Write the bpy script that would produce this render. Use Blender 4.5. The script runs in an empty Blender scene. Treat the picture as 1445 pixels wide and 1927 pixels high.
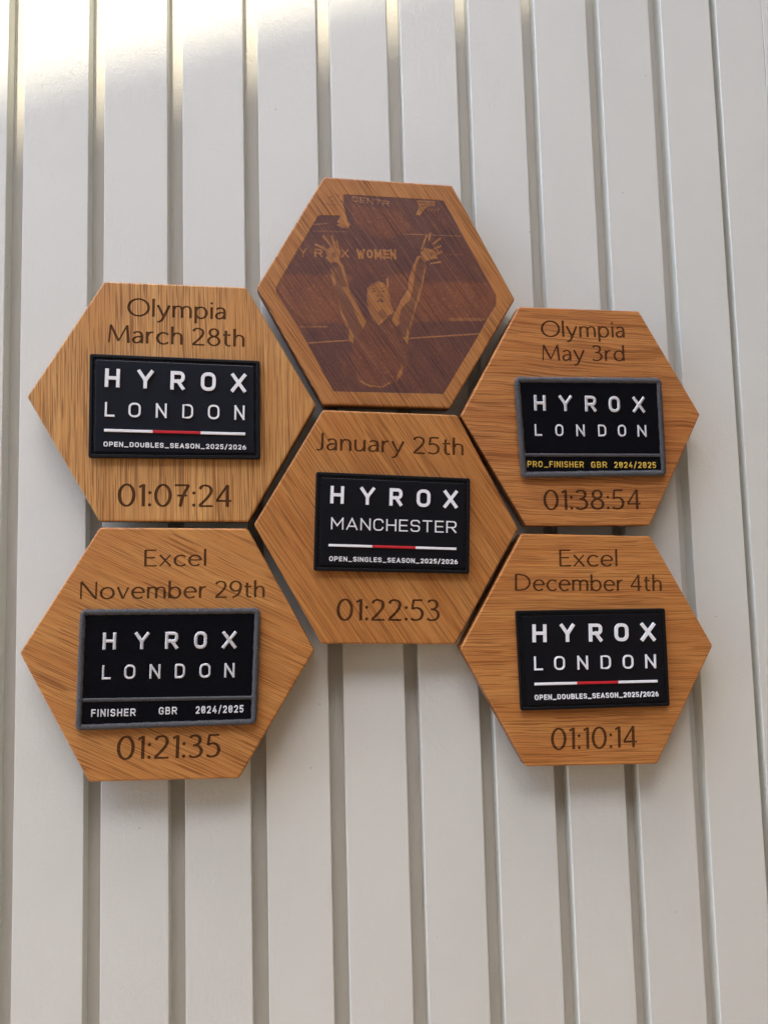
import bpy, math, json, random
import numpy as np
from mathutils import Vector
from mathutils.geometry import delaunay_2d_cdt

# ------------------------------------------------------------------ layout (millimetres, wall plane X-Z)
LAY = json.loads(r'''{"cam":{"loc":[-0.035938,-0.393351,-0.033583],"rot":[1.645214,0.0257,-0.137857],"f":1266.155},"T":15.619,"x0":-198.702,"pitch":46.035,"gw":9.065,"P":{"UL":{"c":[-99.78,61.8],"out":[[-139.33,131.43],[-59.36,130.55],[-19.38,60.1],[-59.29,-8.45],[-141.19,-6.74],[-180.04,63.79]],"engr":[["Olympia",-126.24,111.35,-71.07,110.53,10.39],["March 28th",-136.95,95.57,-60.45,94.35,10.33],["01:07:24",-131.2,1.56,-68.74,0.3,12.61]],"patch":[[-145.99,87.92],[-51.72,85.32],[-52.1,27.41],[-146.45,28.71]],"big":[["H",-137.53,68.7,-129.58,68.45,10.49],["Y",-120.04,68.16,-111.39,67.89,10.56],["R",-101.95,67.6,-94.17,67.36,10.63],["O",-85.11,67.08,-76.86,66.83,10.69],["X",-68.18,66.56,-59.83,66.3,10.75]],"mid":[["L",-137.45,51.86,-132.25,51.75,8.16],["O",-124.78,51.58,-118.22,51.44,8.2],["N",-109.95,51.25,-104.04,51.12,8.24],["D",-95.44,50.93,-89.47,50.8,8.28],["O",-81.27,50.62,-74.88,50.47,8.33],["N",-66.46,50.29,-60.75,50.16,8.37]],"small":[["OPEN_DOUBLES_SEASON_2025/2026",-138.07,34.89,-60.05,32.85,2.77]],"bar":[-137.76,43.24,-60.34,41.17,1.52,0.339,0.677]},"T":{"c":[25.67,129.83],"out":[[-12.15,201.22],[67.6,200.19],[105.42,128.01],[61.63,58.7],[-15.43,60.45],[-53.18,130.75]]},"C":{"c":[22.85,-12.68],"out":[[-15.49,57.26],[65.99,54.6],[101.45,-15.43],[60.05,-83.16],[-18.86,-79.51],[-56.3,-10.04]],"engr":[["January 25th",-19.78,33.32,68.95,29.71,10.32],["01:22:53",-9.8,-66.48,50.99,-68.97,12.34]],"patch":[[-20.23,19.95],[71.81,15.3],[69.09,-41.83],[-22.79,-37.45]],"big":[["H",-12.49,1.3,-4.66,0.89,10.2],["Y",4.84,0.39,13.35,-0.06,10.26],["R",22.15,-0.52,29.7,-0.92,10.32],["O",38.36,-1.38,46.47,-1.81,10.38],["X",54.63,-2.24,62.95,-2.67,10.44]],"mid":[["MANCHESTER",-12.33,-13.8,61.83,-17.43,6.99]],"small":[["OPEN_SINGLES_SEASON_2025/2026",-13.72,-32.1,62.04,-35.88,2.77]],"bar":[-13.9,-23.64,61.48,-27.54,1.39,0.337,0.675]},"UR":{"c":[147.16,54.54],"out":[[107.64,123.44],[187.57,122.74],[225.51,55.6],[187.1,-15.03],[106.9,-13.91],[67.97,54.32]],"engr":[["Olympia",121.51,104.35,176.91,105.07,10.23],["May 3rd",121.19,89.22,176.06,89.77,9.93],["01:38:54",118.16,-4.22,181.57,-4.59,12.24]],"patch":[[101.77,78.06],[198.72,78.48],[198.51,15.93],[103.81,15.36]],"big":[["H",113.8,56.91,121.21,56.82,9.75],["Y",129.85,56.72,138.18,56.62,9.81],["R",146.8,56.52,154.02,56.43,9.86],["O",162.48,56.33,169.77,56.25,9.91],["X",178.33,56.15,186.31,56.05,9.96]],"mid":[["L",113.57,41.18,118.15,41.15,7.29],["O",126.75,41.08,131.95,41.05,7.32],["N",140.28,40.98,145.77,40.94,7.36],["D",154.53,40.88,159.84,40.84,7.39],["O",167.58,40.78,172.94,40.74,7.42],["N",180.63,40.69,186.52,40.65,7.46]],"small":[["PRO_FINISHER",107.95,21.96,144.07,21.41,3.74],["GBR",148.83,21.27,159.15,21.2,3.78],["2024/2025",163.96,21.06,191.62,20.78,3.81]],"bar":[105.91,28.74,194.77,28.19,2.29]},"LL":{"c":[-102.95,-80.58],"out":[[-140.89,-10.17],[-59.93,-12.27],[-22.89,-83.11],[-66.04,-151.85],[-145.9,-148.36],[-182.01,-77.66]],"engr":[["Excel",-116.88,-32.53,-83.14,-33.04,9.33],["November 29th",-151.07,-49.6,-50.66,-51.9,9.5],["01:21:35",-131.3,-137.42,-76.23,-139.43,12.39]],"patch":[[-150.31,-55.11],[-52.96,-57.63],[-55.92,-122.35],[-152.27,-120.14]],"big":[["H",-138.31,-77.35,-131.4,-77.58,9.19],["Y",-121.54,-77.9,-113.96,-78.15,9.25],["R",-105.28,-78.43,-98.43,-78.66,9.3],["O",-89.64,-78.95,-82.84,-79.17,9.35],["X",-74.43,-79.45,-66.71,-79.7,9.41]],"mid":[["L",-138.57,-93.47,-133.98,-93.61,7.7],["O",-126.95,-93.84,-121.17,-94.02,7.73],["N",-113.61,-94.26,-107.88,-94.45,7.77],["D",-100.13,-94.69,-94.7,-94.87,7.81],["O",-86.87,-95.12,-80.9,-95.31,7.85],["N",-73.36,-95.55,-67.82,-95.73,7.89]],"small":[["FINISHER",-144.04,-113.17,-120.9,-114.01,4.0],["GBR",-108.71,-113.98,-99.0,-114.29,4.04],["2024/2025",-88.98,-114.61,-63.06,-115.33,4.08]],"bar":[-148.41,-104.85,-57.54,-108.13,2.38]},"LR":{"c":[143.49,-88.88],"out":[[103.34,-18.38],[187.07,-21.68],[224.53,-90.86],[183.21,-160.39],[100.42,-156.5],[62.87,-85.58]],"engr":[["Excel",126.5,-38.88,164.0,-39.75,10.12],["December 4th",97.87,-52.67,192.35,-55.85,9.84],["01:10:14",116.31,-147.76,170.7,-149.51,12.58]],"patch":[[96.86,-64.53],[192.07,-66.46],[191.77,-125.59],[97.63,-123.25]],"big":[["H",106.16,-83.4,114.67,-83.66,10.51],["Y",123.46,-83.92,132.3,-84.18,10.57],["R",141.55,-84.46,149.78,-84.71,10.64],["O",157.94,-84.95,166.63,-85.21,10.7],["X",174.88,-85.46,184.04,-85.73,10.76]],"mid":[["L",106.48,-99.92,111.7,-100.07,8.02],["O",118.93,-100.29,125.49,-100.48,8.05],["N",133.49,-100.72,140.0,-100.91,8.09],["D",148.2,-101.16,154.53,-101.34,8.13],["O",162.33,-101.58,168.97,-101.77,8.17],["N",176.85,-102.01,183.54,-102.21,8.21]],"small":[["OPEN_DOUBLES_SEASON_2025/2026",106.06,-117.28,184.24,-119.19,2.98]],"bar":[106.32,-108.73,184.01,-110.83,1.44,0.339,0.674]}},"pic":{"area":[[-26.19,60.65],[4.55,60.29],[36.19,59.93],[40.94,50.76],[67.37,0.77],[67.59,-0.01],[67.37,-5.66],[61.06,-15.37],[34.32,-62.54],[-34.54,-61.58],[-54.22,-23.65],[-67.14,-2.48],[-67.4,-0.66],[-66.95,2.05],[-59.9,14.76],[-41.99,45.96],[-40.91,46.84],[-27.98,47.18],[-30.32,42.9],[-23.39,40.44],[-26.31,54.78]],"shapes":[[0.8,1.0,[[-65.71,9.13],[-21.92,10.11],[-29.7,-5.69],[-26.85,-21.39],[-31.04,-19.32],[-53.66,-20.95],[-57.72,-14.6],[-66.37,-3.0]]],[0.8,1.0,[[-3.31,10.53],[12.64,12.39],[11.7,1.66],[6.45,-3.66],[5.66,-9.48],[1.49,-11.2],[0.27,2.27],[0.48,10.34]]],[0.82,1.0,[[20.58,6.9],[61.98,8.84],[67.4,2.24],[67.09,-5.67],[61.69,-13.68],[15.44,-18.17]]],[0.84,0.9,[[-22.0,55.0],[4.35,52.95],[8.67,50.9],[15.56,41.08],[2.72,33.79],[-9.47,35.5],[-20.11,42.82]]],[0.86,0.7,[[-15.7,-23.3],[-13.46,-18.89],[-7.07,-20.91],[1.15,-16.33],[8.71,-27.12],[14.85,-31.38],[10.3,-38.03],[11.2,-44.56],[4.43,-54.44],[-5.35,-58.87],[-13.31,-56.81],[-21.12,-50.45],[-23.62,-43.49],[-22.3,-32.12]]],[0.74,0.15,[[-35.17,13.48],[-28.21,15.93],[-23.22,-0.36],[-17.49,-7.3],[-20.08,-4.31],[-14.0,-18.9],[-15.69,-22.75],[-21.77,-32.11],[-24.4,-31.08],[-28.84,-15.46],[-30.76,-5.72],[-33.25,2.39]]],[0.12,0,[[-25.8,2.63],[-22.19,-3.28],[-18.6,-9.74],[-14.0,-18.9],[-16.23,-22.77],[-19.28,-16.3],[-23.31,-5.5],[-28.46,2.54]]],[0.15,0,[[-30.76,-5.72],[-27.76,-14.35],[-24.72,-21.33],[-25.8,-21.9],[-29.09,-14.38]]],[0.15,0,[[-24.73,-21.88],[-21.67,-27.78],[-22.3,-32.12],[-25.18,-30.02],[-24.3,-26.21]]],[0.3,0,[[-29.23,18.09],[-27.14,15.97],[-23.22,-0.36],[-24.3,-0.94],[-27.79,10.45]]],[0.3,0,[[-35.16,14.03],[-32.58,10.28],[-31.69,2.11],[-33.76,4.77]]],[0.72,0.12,[[15.97,17.56],[19.9,19.94],[24.29,18.98],[22.98,12.22],[18.69,-1.83],[16.72,-12.96],[14.91,-17.64],[11.94,-25.95],[10.7,-31.46],[5.57,-20.61],[1.86,-17.41],[7.62,-5.7],[11.61,0.51],[12.87,6.09]]],[0.12,0,[[20.57,23.88],[18.34,23.24],[14.79,14.72],[12.38,7.41],[12.22,1.85],[7.12,-4.94],[7.62,-6.31],[12.56,-5.34],[14.96,1.94],[16.28,9.21],[17.62,17.62]]],[0.15,0,[[11.65,1.61],[13.8,0.57],[11.44,-5.59],[7.49,-10.11],[5.03,-20.63],[1.61,-16.87],[7.07,-5.71]]],[0.25,0,[[19.36,2.97],[20.17,2.44],[13.79,-18.77],[12.01,-23.76],[12.66,-19.89]]],[0.25,0,[[22.51,15.0],[23.7,17.84],[23.62,15.04],[18.58,-5.72],[17.75,-5.74]]],[0.15,0,[[10.98,-21.58],[11.97,-24.86],[10.95,-32.0],[8.09,-27.68],[10.28,-27.09]]],[0.2,0,[[24.23,37.2],[20.81,27.98],[21.67,27.69],[25.47,36.78]]],[0.2,0,[[26.53,38.87],[25.4,32.58],[26.24,32.46],[27.73,38.7]]],[0.2,0,[[33.32,36.2],[28.29,31.87],[28.84,31.15],[34.11,35.16]]],[0.2,0,[[33.62,31.23],[28.32,28.85],[28.61,27.97],[34.04,29.97]]],[0.2,0,[[33.66,27.63],[27.53,24.09],[27.99,23.12],[34.31,26.25]]],[0.2,0,[[33.14,20.99],[26.46,19.45],[26.56,18.68],[33.29,19.89]]],[0.2,0,[[20.69,24.62],[28.46,26.06],[28.36,27.38],[20.55,26.51]]],[0.2,0,[[24.48,21.02],[31.15,22.63],[31.01,23.71],[24.27,22.56]]],[0.2,0,[[29.67,29.02],[31.92,25.26],[32.61,25.67],[30.66,29.62]]],[0.28,0,[[-39.66,33.68],[-33.76,26.36],[-32.87,27.11],[-38.39,34.75]]],[0.28,0,[[-34.42,34.21],[-31.73,24.45],[-30.72,24.78],[-32.97,34.69]]],[0.28,0,[[-31.71,31.04],[-29.55,23.46],[-28.68,23.74],[-30.47,31.45]]],[0.28,0,[[-44.22,27.85],[-36.77,24.5],[-36.32,25.41],[-43.58,29.16]]],[0.28,0,[[-40.25,26.97],[-33.83,20.81],[-33.02,21.65],[-39.11,28.19]]],[0.28,0,[[-37.85,20.45],[-34.52,16.92],[-33.55,17.8],[-36.45,21.72]]],[0.28,0,[[-33.13,24.17],[-29.33,15.62],[-28.15,16.19],[-31.45,24.98]]],[0.28,0,[[-30.81,17.63],[-27.55,13.48],[-26.82,14.06],[-29.77,18.47]]],[0.22,0,[[21.17,25.59],[22.94,29.03],[27.9,28.11],[31.17,25.98],[29.97,23.13],[25.5,22.39],[23.2,19.5],[20.55,23.32]]],[0.6,0.1,[[25.61,25.76],[27.86,26.7],[29.47,25.07],[27.2,23.58]]],[0.3,0,[[-37.61,24.91],[-33.29,27.84],[-29.6,25.79],[-28.61,21.97],[-30.31,17.5],[-33.49,17.93],[-36.62,21.11]]],[0.65,0.1,[[-34.45,23.39],[-31.77,24.32],[-31.29,21.31],[-33.45,20.13]]],[0.1,0,[[-12.98,2.17],[-9.76,5.16],[-6.57,6.71],[-2.8,6.03],[-0.96,3.84],[0.28,2.59],[0.92,-3.19],[1.41,-8.31],[3.05,-12.12],[1.42,-13.77],[0.48,-13.47],[-3.42,-18.05],[-6.63,-20.68],[-10.01,-17.58],[-12.08,-12.53],[-12.33,-9.98],[-13.49,-6.18],[-12.75,-1.67]]],[0.12,0,[[-1.15,8.67],[-0.18,9.35],[0.4,7.11],[0.29,2.91],[-0.96,3.84]]],[0.62,0.0,[[-7.07,-13.03],[-4.48,-10.08],[-2.01,-12.26],[-1.46,-15.44],[-3.39,-16.77],[-5.87,-15.24]]],[0.75,0,[[-1.45,-15.12],[0.47,-13.79],[1.38,-15.37],[1.02,-16.98],[-0.87,-16.71]]],[1.0,0,[[-7.37,-6.48],[-6.87,-5.34],[-5.27,-4.01],[-4.02,-4.46],[-3.11,-6.2],[-4.38,-6.3],[-5.63,-5.95]]],[0.2,0,[[-6.41,-5.65],[-5.29,-4.82],[-4.35,-5.27],[-5.31,-5.78]]],[0.42,0,[[-13.38,-1.69],[-12.71,0.25],[-11.87,-4.21],[-10.1,-8.64],[-7.05,-12.39],[-4.62,-15.84],[-6.63,-20.68],[-10.01,-17.58],[-12.08,-12.53],[-12.94,-9.36]]],[0.45,0,[[-12.65,2.5],[-9.76,5.16],[-6.57,6.71],[-4.06,6.15],[-7.24,5.24],[-10.44,2.89],[-12.08,0.27]]],[0.4,0,[[-0.99,2.55],[0.28,2.59],[0.92,-3.19],[1.27,-7.68],[0.06,-5.78],[-0.62,-1.3]]],[1.0,0,[[-6.9,-3.08],[-5.62,-1.93],[-5.93,-1.51],[-7.35,-2.49]]],[1.0,0,[[-4.93,-2.08],[-3.71,-3.25],[-3.31,-2.87],[-4.36,-1.54]]],[1.0,0,[[-10.11,-0.33],[-7.76,0.44],[-7.88,1.01],[-10.28,0.48]]],[1.0,0,[[-3.96,-0.04],[-1.76,0.69],[-1.88,1.26],[-4.14,0.76]]],[1.0,0,[[-10.48,1.57],[-7.96,1.74],[-7.95,2.14],[-10.46,2.15]]],[1.0,0,[[-4.1,2.17],[-1.89,2.84],[-1.97,3.23],[-4.21,2.73]]],[1.0,0,[[-5.76,1.14],[-6.25,-1.45],[-6.04,-1.49],[-5.45,1.09]]],[0.1,0,[[2.69,-13.73],[4.02,-11.45],[6.86,-12.02],[4.85,-15.92],[6.68,-18.44],[4.06,-21.38],[1.63,-17.92]]],[0.25,0,[[-50.45,-32.15],[-24.91,-30.01],[-24.93,-30.66],[-50.47,-32.96]]],[0.25,0,[[11.89,-27.88],[55.95,-24.15],[55.92,-24.88],[11.86,-28.7]]],[0.35,0,[[9.95,37.46],[46.68,37.65],[46.67,37.2],[9.93,37.01]]],[0.35,0,[[-44.73,41.13],[-35.68,42.1],[-35.69,41.55],[-44.75,40.47]]],[0.55,0,[[-45.34,36.97],[-24.0,37.36],[-24.01,36.81],[-45.35,36.42]]],[0.5,0.3,[[-53.67,-22.03],[-37.43,-21.64],[-37.45,-22.72],[-53.69,-23.1]]],[0.5,0.3,[[37.03,-14.87],[60.54,-14.27],[59.33,-16.25],[36.96,-16.81]]],[0.35,0,[[-20.86,-50.44],[-18.04,-54.71],[-12.79,-57.34],[-5.33,-58.06],[-0.43,-55.04],[0.08,-56.11],[-5.35,-58.87],[-13.34,-58.42],[-18.6,-55.79]]],[0.25,0,[[7.61,-44.62],[6.92,-50.06],[3.26,-55.53],[3.63,-51.74]]],[0.2,0,[[19.13,59.06],[30.57,59.36],[30.46,55.94],[26.55,56.03],[23.69,53.33],[20.8,49.79],[18.02,49.66],[20.38,54.3]]],[0.85,0,[[19.9,57.42],[29.94,57.44],[29.97,57.8],[19.95,57.93]]],[0.85,0,[[21.55,55.24],[28.82,56.53],[28.79,56.88],[21.51,55.74]]],[0.85,0,[[20.76,52.97],[22.43,51.99],[22.64,52.29],[21.05,53.41]]],[0.85,0,[[24.2,58.9],[26.37,55.08],[26.68,55.27],[24.64,59.18]]],[0.85,0,[[27.54,59.09],[29.18,55.79],[29.5,55.97],[28.0,59.34]]],[0.3,0,[[26.12,52.72],[27.23,54.53],[26.91,54.73],[25.67,53.02]]],[0.3,0,[[28.09,52.57],[28.91,54.35],[28.56,54.51],[27.6,52.8]]],[0.3,0,[[30.02,52.35],[31.12,54.15],[30.8,54.36],[29.56,52.64]]],[0.3,0,[[32.28,53.02],[33.38,54.83],[33.06,55.04],[31.82,53.32]]],[0.3,0,[[21.18,52.97],[20.61,49.82],[20.99,49.77],[21.72,52.9]]],[0.35,0,[[36.86,25.44],[37.99,24.7],[38.22,25.0],[37.17,25.86]]],[0.35,0,[[39.26,24.86],[40.37,25.81],[40.17,26.09],[38.97,25.26]]],[0.35,0,[[41.11,25.61],[42.25,24.87],[42.48,25.16],[41.43,26.03]]],[0.35,0,[[43.53,25.03],[44.64,25.98],[44.43,26.26],[43.24,25.42]]],[0.35,0,[[45.38,25.78],[46.53,25.04],[46.75,25.33],[45.7,26.2]]],[0.3,0,[[-30.89,41.21],[-23.86,43.76],[-22.29,41.61],[-23.96,39.31],[-27.7,39.69]]]],"dark":[[[-37.07,53.74],[-30.65,53.57],[-30.62,53.89],[-37.03,54.19]],[[-34.65,57.51],[-33.34,59.03],[-33.6,59.29],[-35.02,57.88]],[[-33.63,56.1],[-32.27,55.69],[-32.12,56.06],[-33.42,56.63]],[[-31.14,60.45],[-28.44,59.26],[-28.29,59.58],[-30.91,60.91]],[[-34.16,58.92],[-32.8,57.94],[-32.58,58.22],[-33.85,59.33]],[[-28.35,56.29],[-26.43,55.38],[-26.16,55.86],[-27.96,56.99]],[[-30.14,60.04],[-29.05,58.46],[-28.79,58.65],[-29.78,60.31]]],"text":[["CENTR",-21.15,56.44,1.65,54.5,3.27],["Y",-53.26,20.73,-49.05,20.62,5.01],["R",-44.3,20.81,-39.81,20.71,4.75],["X",-28.09,21.16,-23.81,21.16,4.75],["WOMEN",-18.72,20.97,5.42,21.51,5.27]]}}''')
random.seed(7); rng = np.random.default_rng(7)
sc = bpy.context.scene
COL = sc.collection

# ------------------------------------------------------------------ camera
cd = bpy.data.cameras.new('camera'); cam = bpy.data.objects.new('camera', cd); COL.objects.link(cam)
cam.location = LAY['cam']['loc']; cam.rotation_euler = LAY['cam']['rot']
cd.sensor_fit = 'VERTICAL'; cd.sensor_height = 24.0; cd.lens = LAY['cam']['f'] / 1927 * 24.0
cd.clip_start = 0.02; cd.clip_end = 200
sc.camera = cam

# ------------------------------------------------------------------ sky and sun
EL, AZ = math.radians(70.5), math.radians(192)
world = bpy.data.worlds.new('World'); sc.world = world; world.use_nodes = True
wn = world.node_tree; bg = wn.nodes['Background']
sky = wn.nodes.new('ShaderNodeTexSky'); sky.sky_type = 'NISHITA'; sky.sun_disc = False
sky.sun_elevation = EL; sky.sun_rotation = AZ; sky.air_density = 1.0; sky.dust_density = 1.85; sky.ozone_density = 1.0
wn.links.new(sky.outputs[0], bg.inputs[0]); bg.inputs[1].default_value = 0.15
S = Vector((math.sin(AZ) * math.cos(EL), math.cos(AZ) * math.cos(EL), math.sin(EL)))
sl = bpy.data.lights.new('sun', 'SUN'); sl.energy = 2.0; sl.angle = math.radians(0.5); sl.color = (1, 0.9, 0.70)
so = bpy.data.objects.new('sun', sl); COL.objects.link(so)
so.rotation_euler = (-S).to_track_quat('-Z', 'Y').to_euler(); so.location = S * 3
vs = sc.view_settings; vs.view_transform = 'Standard'; vs.look = 'None'; vs.exposure = 2.76; vs.gamma = 1
T = LAY['T']

# ------------------------------------------------------------------ helpers
def mesh_obj(name, verts, faces, mat, parent=None, org=(0, 0, 0), smooth=False, label=None):
    """verts in mm as (x, depth, z); org in mm is the parent's origin."""
    me = bpy.data.meshes.new(name)
    o3 = np.array(org, float)
    v = (np.array(verts, float) - o3) / 1000.0
    me.from_pydata(v.tolist(), [], faces); me.update()
    if smooth: me.polygons.foreach_set('use_smooth', [True] * len(me.polygons))
    me.materials.append(mat)
    o = bpy.data.objects.new(name, me); COL.objects.link(o)
    if parent: o.parent = parent
    else: o.location = Vector(org) / 1000.0
    if label: o['label'] = label
    return o

def thing(name, label, cat, org, group=None):
    o = bpy.data.objects.new(name, None); COL.objects.link(o)
    o.location = Vector(org) / 1000.0; o.empty_display_size = .02
    o['label'] = label; o['category'] = cat
    if group: o['group'] = group
    return o

def area(p):
    p = np.asarray(p); x, y = p[:, 0], p[:, 1]
    return .5 * np.sum(x * np.roll(y, -1) - np.roll(x, -1) * y)

def inside(pts, poly):
    pts = np.asarray(pts); poly = np.asarray(poly); x, y = pts[:, 0], pts[:, 1]
    w = np.zeros(len(pts), int)
    for i in range(len(poly)):
        a = poly[i]; b = poly[(i + 1) % len(poly)]
        cr = (b[0] - a[0]) * (y - a[1]) - (x - a[0]) * (b[1] - a[1])
        w += ((a[1] <= y) & (b[1] > y) & (cr > 0)).astype(int)
        w -= ((a[1] > y) & (b[1] <= y) & (cr < 0)).astype(int)
    return w != 0

def cdt(polys, outer=None):
    """Triangulate the arrangement; returns verts (n,2), tris, flags (inside any poly)."""
    vs_, fs = [], []
    allp = ([outer] if outer is not None else []) + list(polys)
    for p in allp:
        b = len(vs_); vs_ += [Vector((float(q[0]), float(q[1]))) for q in p]; fs.append(list(range(b, b + len(p))))
    edges = []
    for f in fs: edges += [(f[i], f[(i + 1) % len(f)]) for i in range(len(f))]
    out = delaunay_2d_cdt(vs_, edges, [], 0, 1e-5, False)
    V = np.array([(v.x, v.y) for v in out[0]]); F = [f for f in out[2] if len(f) == 3]
    F = np.array([list(f) for f in F])
    ar = np.array([area(V[f]) for f in F]); F[ar < 0] = F[ar < 0][:, ::-1]
    ok = np.abs(ar) > 1e-9; F = F[ok]
    c = V[F].mean(1)
    ins = np.zeros(len(F), bool)
    for p in polys:
        p = np.asarray(p); lo, hi = p.min(0) - 1e-6, p.max(0) + 1e-6
        m = (c[:, 0] >= lo[0]) & (c[:, 0] <= hi[0]) & (c[:, 1] >= lo[1]) & (c[:, 1] <= hi[1])
        if m.any(): ins[np.where(m)[0]] |= inside(c[m], p)
    oin = inside(c, outer) if outer is not None else np.ones(len(F), bool)
    return V, F, ins, oin

def relief(V, F, y_top, y_bot, walls_in=False):
    """Region of triangles F laid at y_top with walls to y_bot along its border."""
    used = sorted(set(F.ravel().tolist())); idx = {u: i for i, u in enumerate(used)}
    verts = [(V[u][0], y_top, V[u][1]) for u in used]; n = len(verts)
    verts += [(V[u][0], y_bot, V[u][1]) for u in used]
    faces = [tuple(idx[i] for i in f) for f in F.tolist()]
    ed = {}
    for f in F.tolist():
        for k in range(3): ed[(f[k], f[(k + 1) % 3])] = 1
    for (a, b) in list(ed):
        if (b, a) not in ed:
            a_, b_ = idx[a], idx[b]
            faces.append((b_, a_, a_ + n, b_ + n))
    return verts, faces

def round_poly(P, r, n=5):
    """P: list of (x,y) or (x,y,r) closed, rounds every corner; same sample count everywhere."""
    out = []
    m = len(P)
    for i in range(m):
        p = np.array(P[i][:2], float); a = np.array(P[i - 1][:2], float); b = np.array(P[(i + 1) % m][:2], float)
        rr = P[i][2] if len(P[i]) > 2 else r
        u = a - p; w = b - p; lu, lw = np.linalg.norm(u), np.linalg.norm(w); u /= lu; w /= lw
        if rr < 1e-4: out.append(p); continue
        ang = math.acos(max(-1, min(1, u @ w))); d = min(rr / math.tan(ang / 2), lu * .5, lw * .5); rr2 = d * math.tan(ang / 2)
        bis = (u + w); bis /= np.linalg.norm(bis); c = p + bis * rr2 / math.sin(ang / 2)
        s, e = p + u * d - c, p + w * d - c
        for k in range(n + 1):
            t = k / n; om = math.pi - ang
            q = (math.sin((1 - t) * om) * s + math.sin(t * om) * e) / math.sin(om)
            out.append(c + q)
    return np.array(out)

def round_path(P, closed=False, n=6):
    """polyline with optional corner radii (x,y,r) -> dense path"""
    if closed: 
        q = round_poly(P, 0, n); return np.vstack([q, q[:1]])
    out = [np.array(P[0][:2], float)]
    for i in range(1, len(P) - 1):
        p = np.array(P[i][:2], float); rr = P[i][2] if len(P[i]) > 2 else 0
        if rr <= 0: out.append(p); continue
        a = np.array(P[i - 1][:2], float); b = np.array(P[i + 1][:2], float)
        u = a - p; w = b - p; lu, lw = np.linalg.norm(u), np.linalg.norm(w); u /= lu; w /= lw
        ang = math.acos(max(-1, min(1, u @ w)))
        lim_u = lu if i == 1 else lu * .5; lim_w = lw if i == len(P) - 2 else lw * .5
        d = min(rr / math.tan(ang / 2), lim_u, lim_w); rr2 = d * math.tan(ang / 2)
        bis = (u + w); bis /= np.linalg.norm(bis); c = p + bis * rr2 / math.sin(ang / 2)
        s, e = p + u * d - c, p + w * d - c; om = math.pi - ang
        for k in range(n + 1):
            t = k / n
            out.append(c + (math.sin((1 - t) * om) * s + math.sin(t * om) * e) / math.sin(om))
    out.append(np.array(P[-1][:2], float))
    q = [out[0]]
    for o in out[1:]:
        if np.linalg.norm(o - q[-1]) > 1e-6: q.append(o)
    return np.array(q)

def catmull(P, n=5):
    P = np.array(P, float); Q = np.vstack([2 * P[0] - P[1], P, 2 * P[-1] - P[-2]]); out = []
    for i in range(1, len(Q) - 2):
        p0, p1, p2, p3 = Q[i - 1:i + 3]
        for k in range(n):
            t = k / n
            out.append(.5 * (2 * p1 + (p2 - p0) * t + (2 * p0 - 5 * p1 + 4 * p2 - p3) * t * t + (3 * p1 - p0 - 3 * p2 + p3) * t ** 3))
    out.append(P[-1]); return np.array(out)

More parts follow.
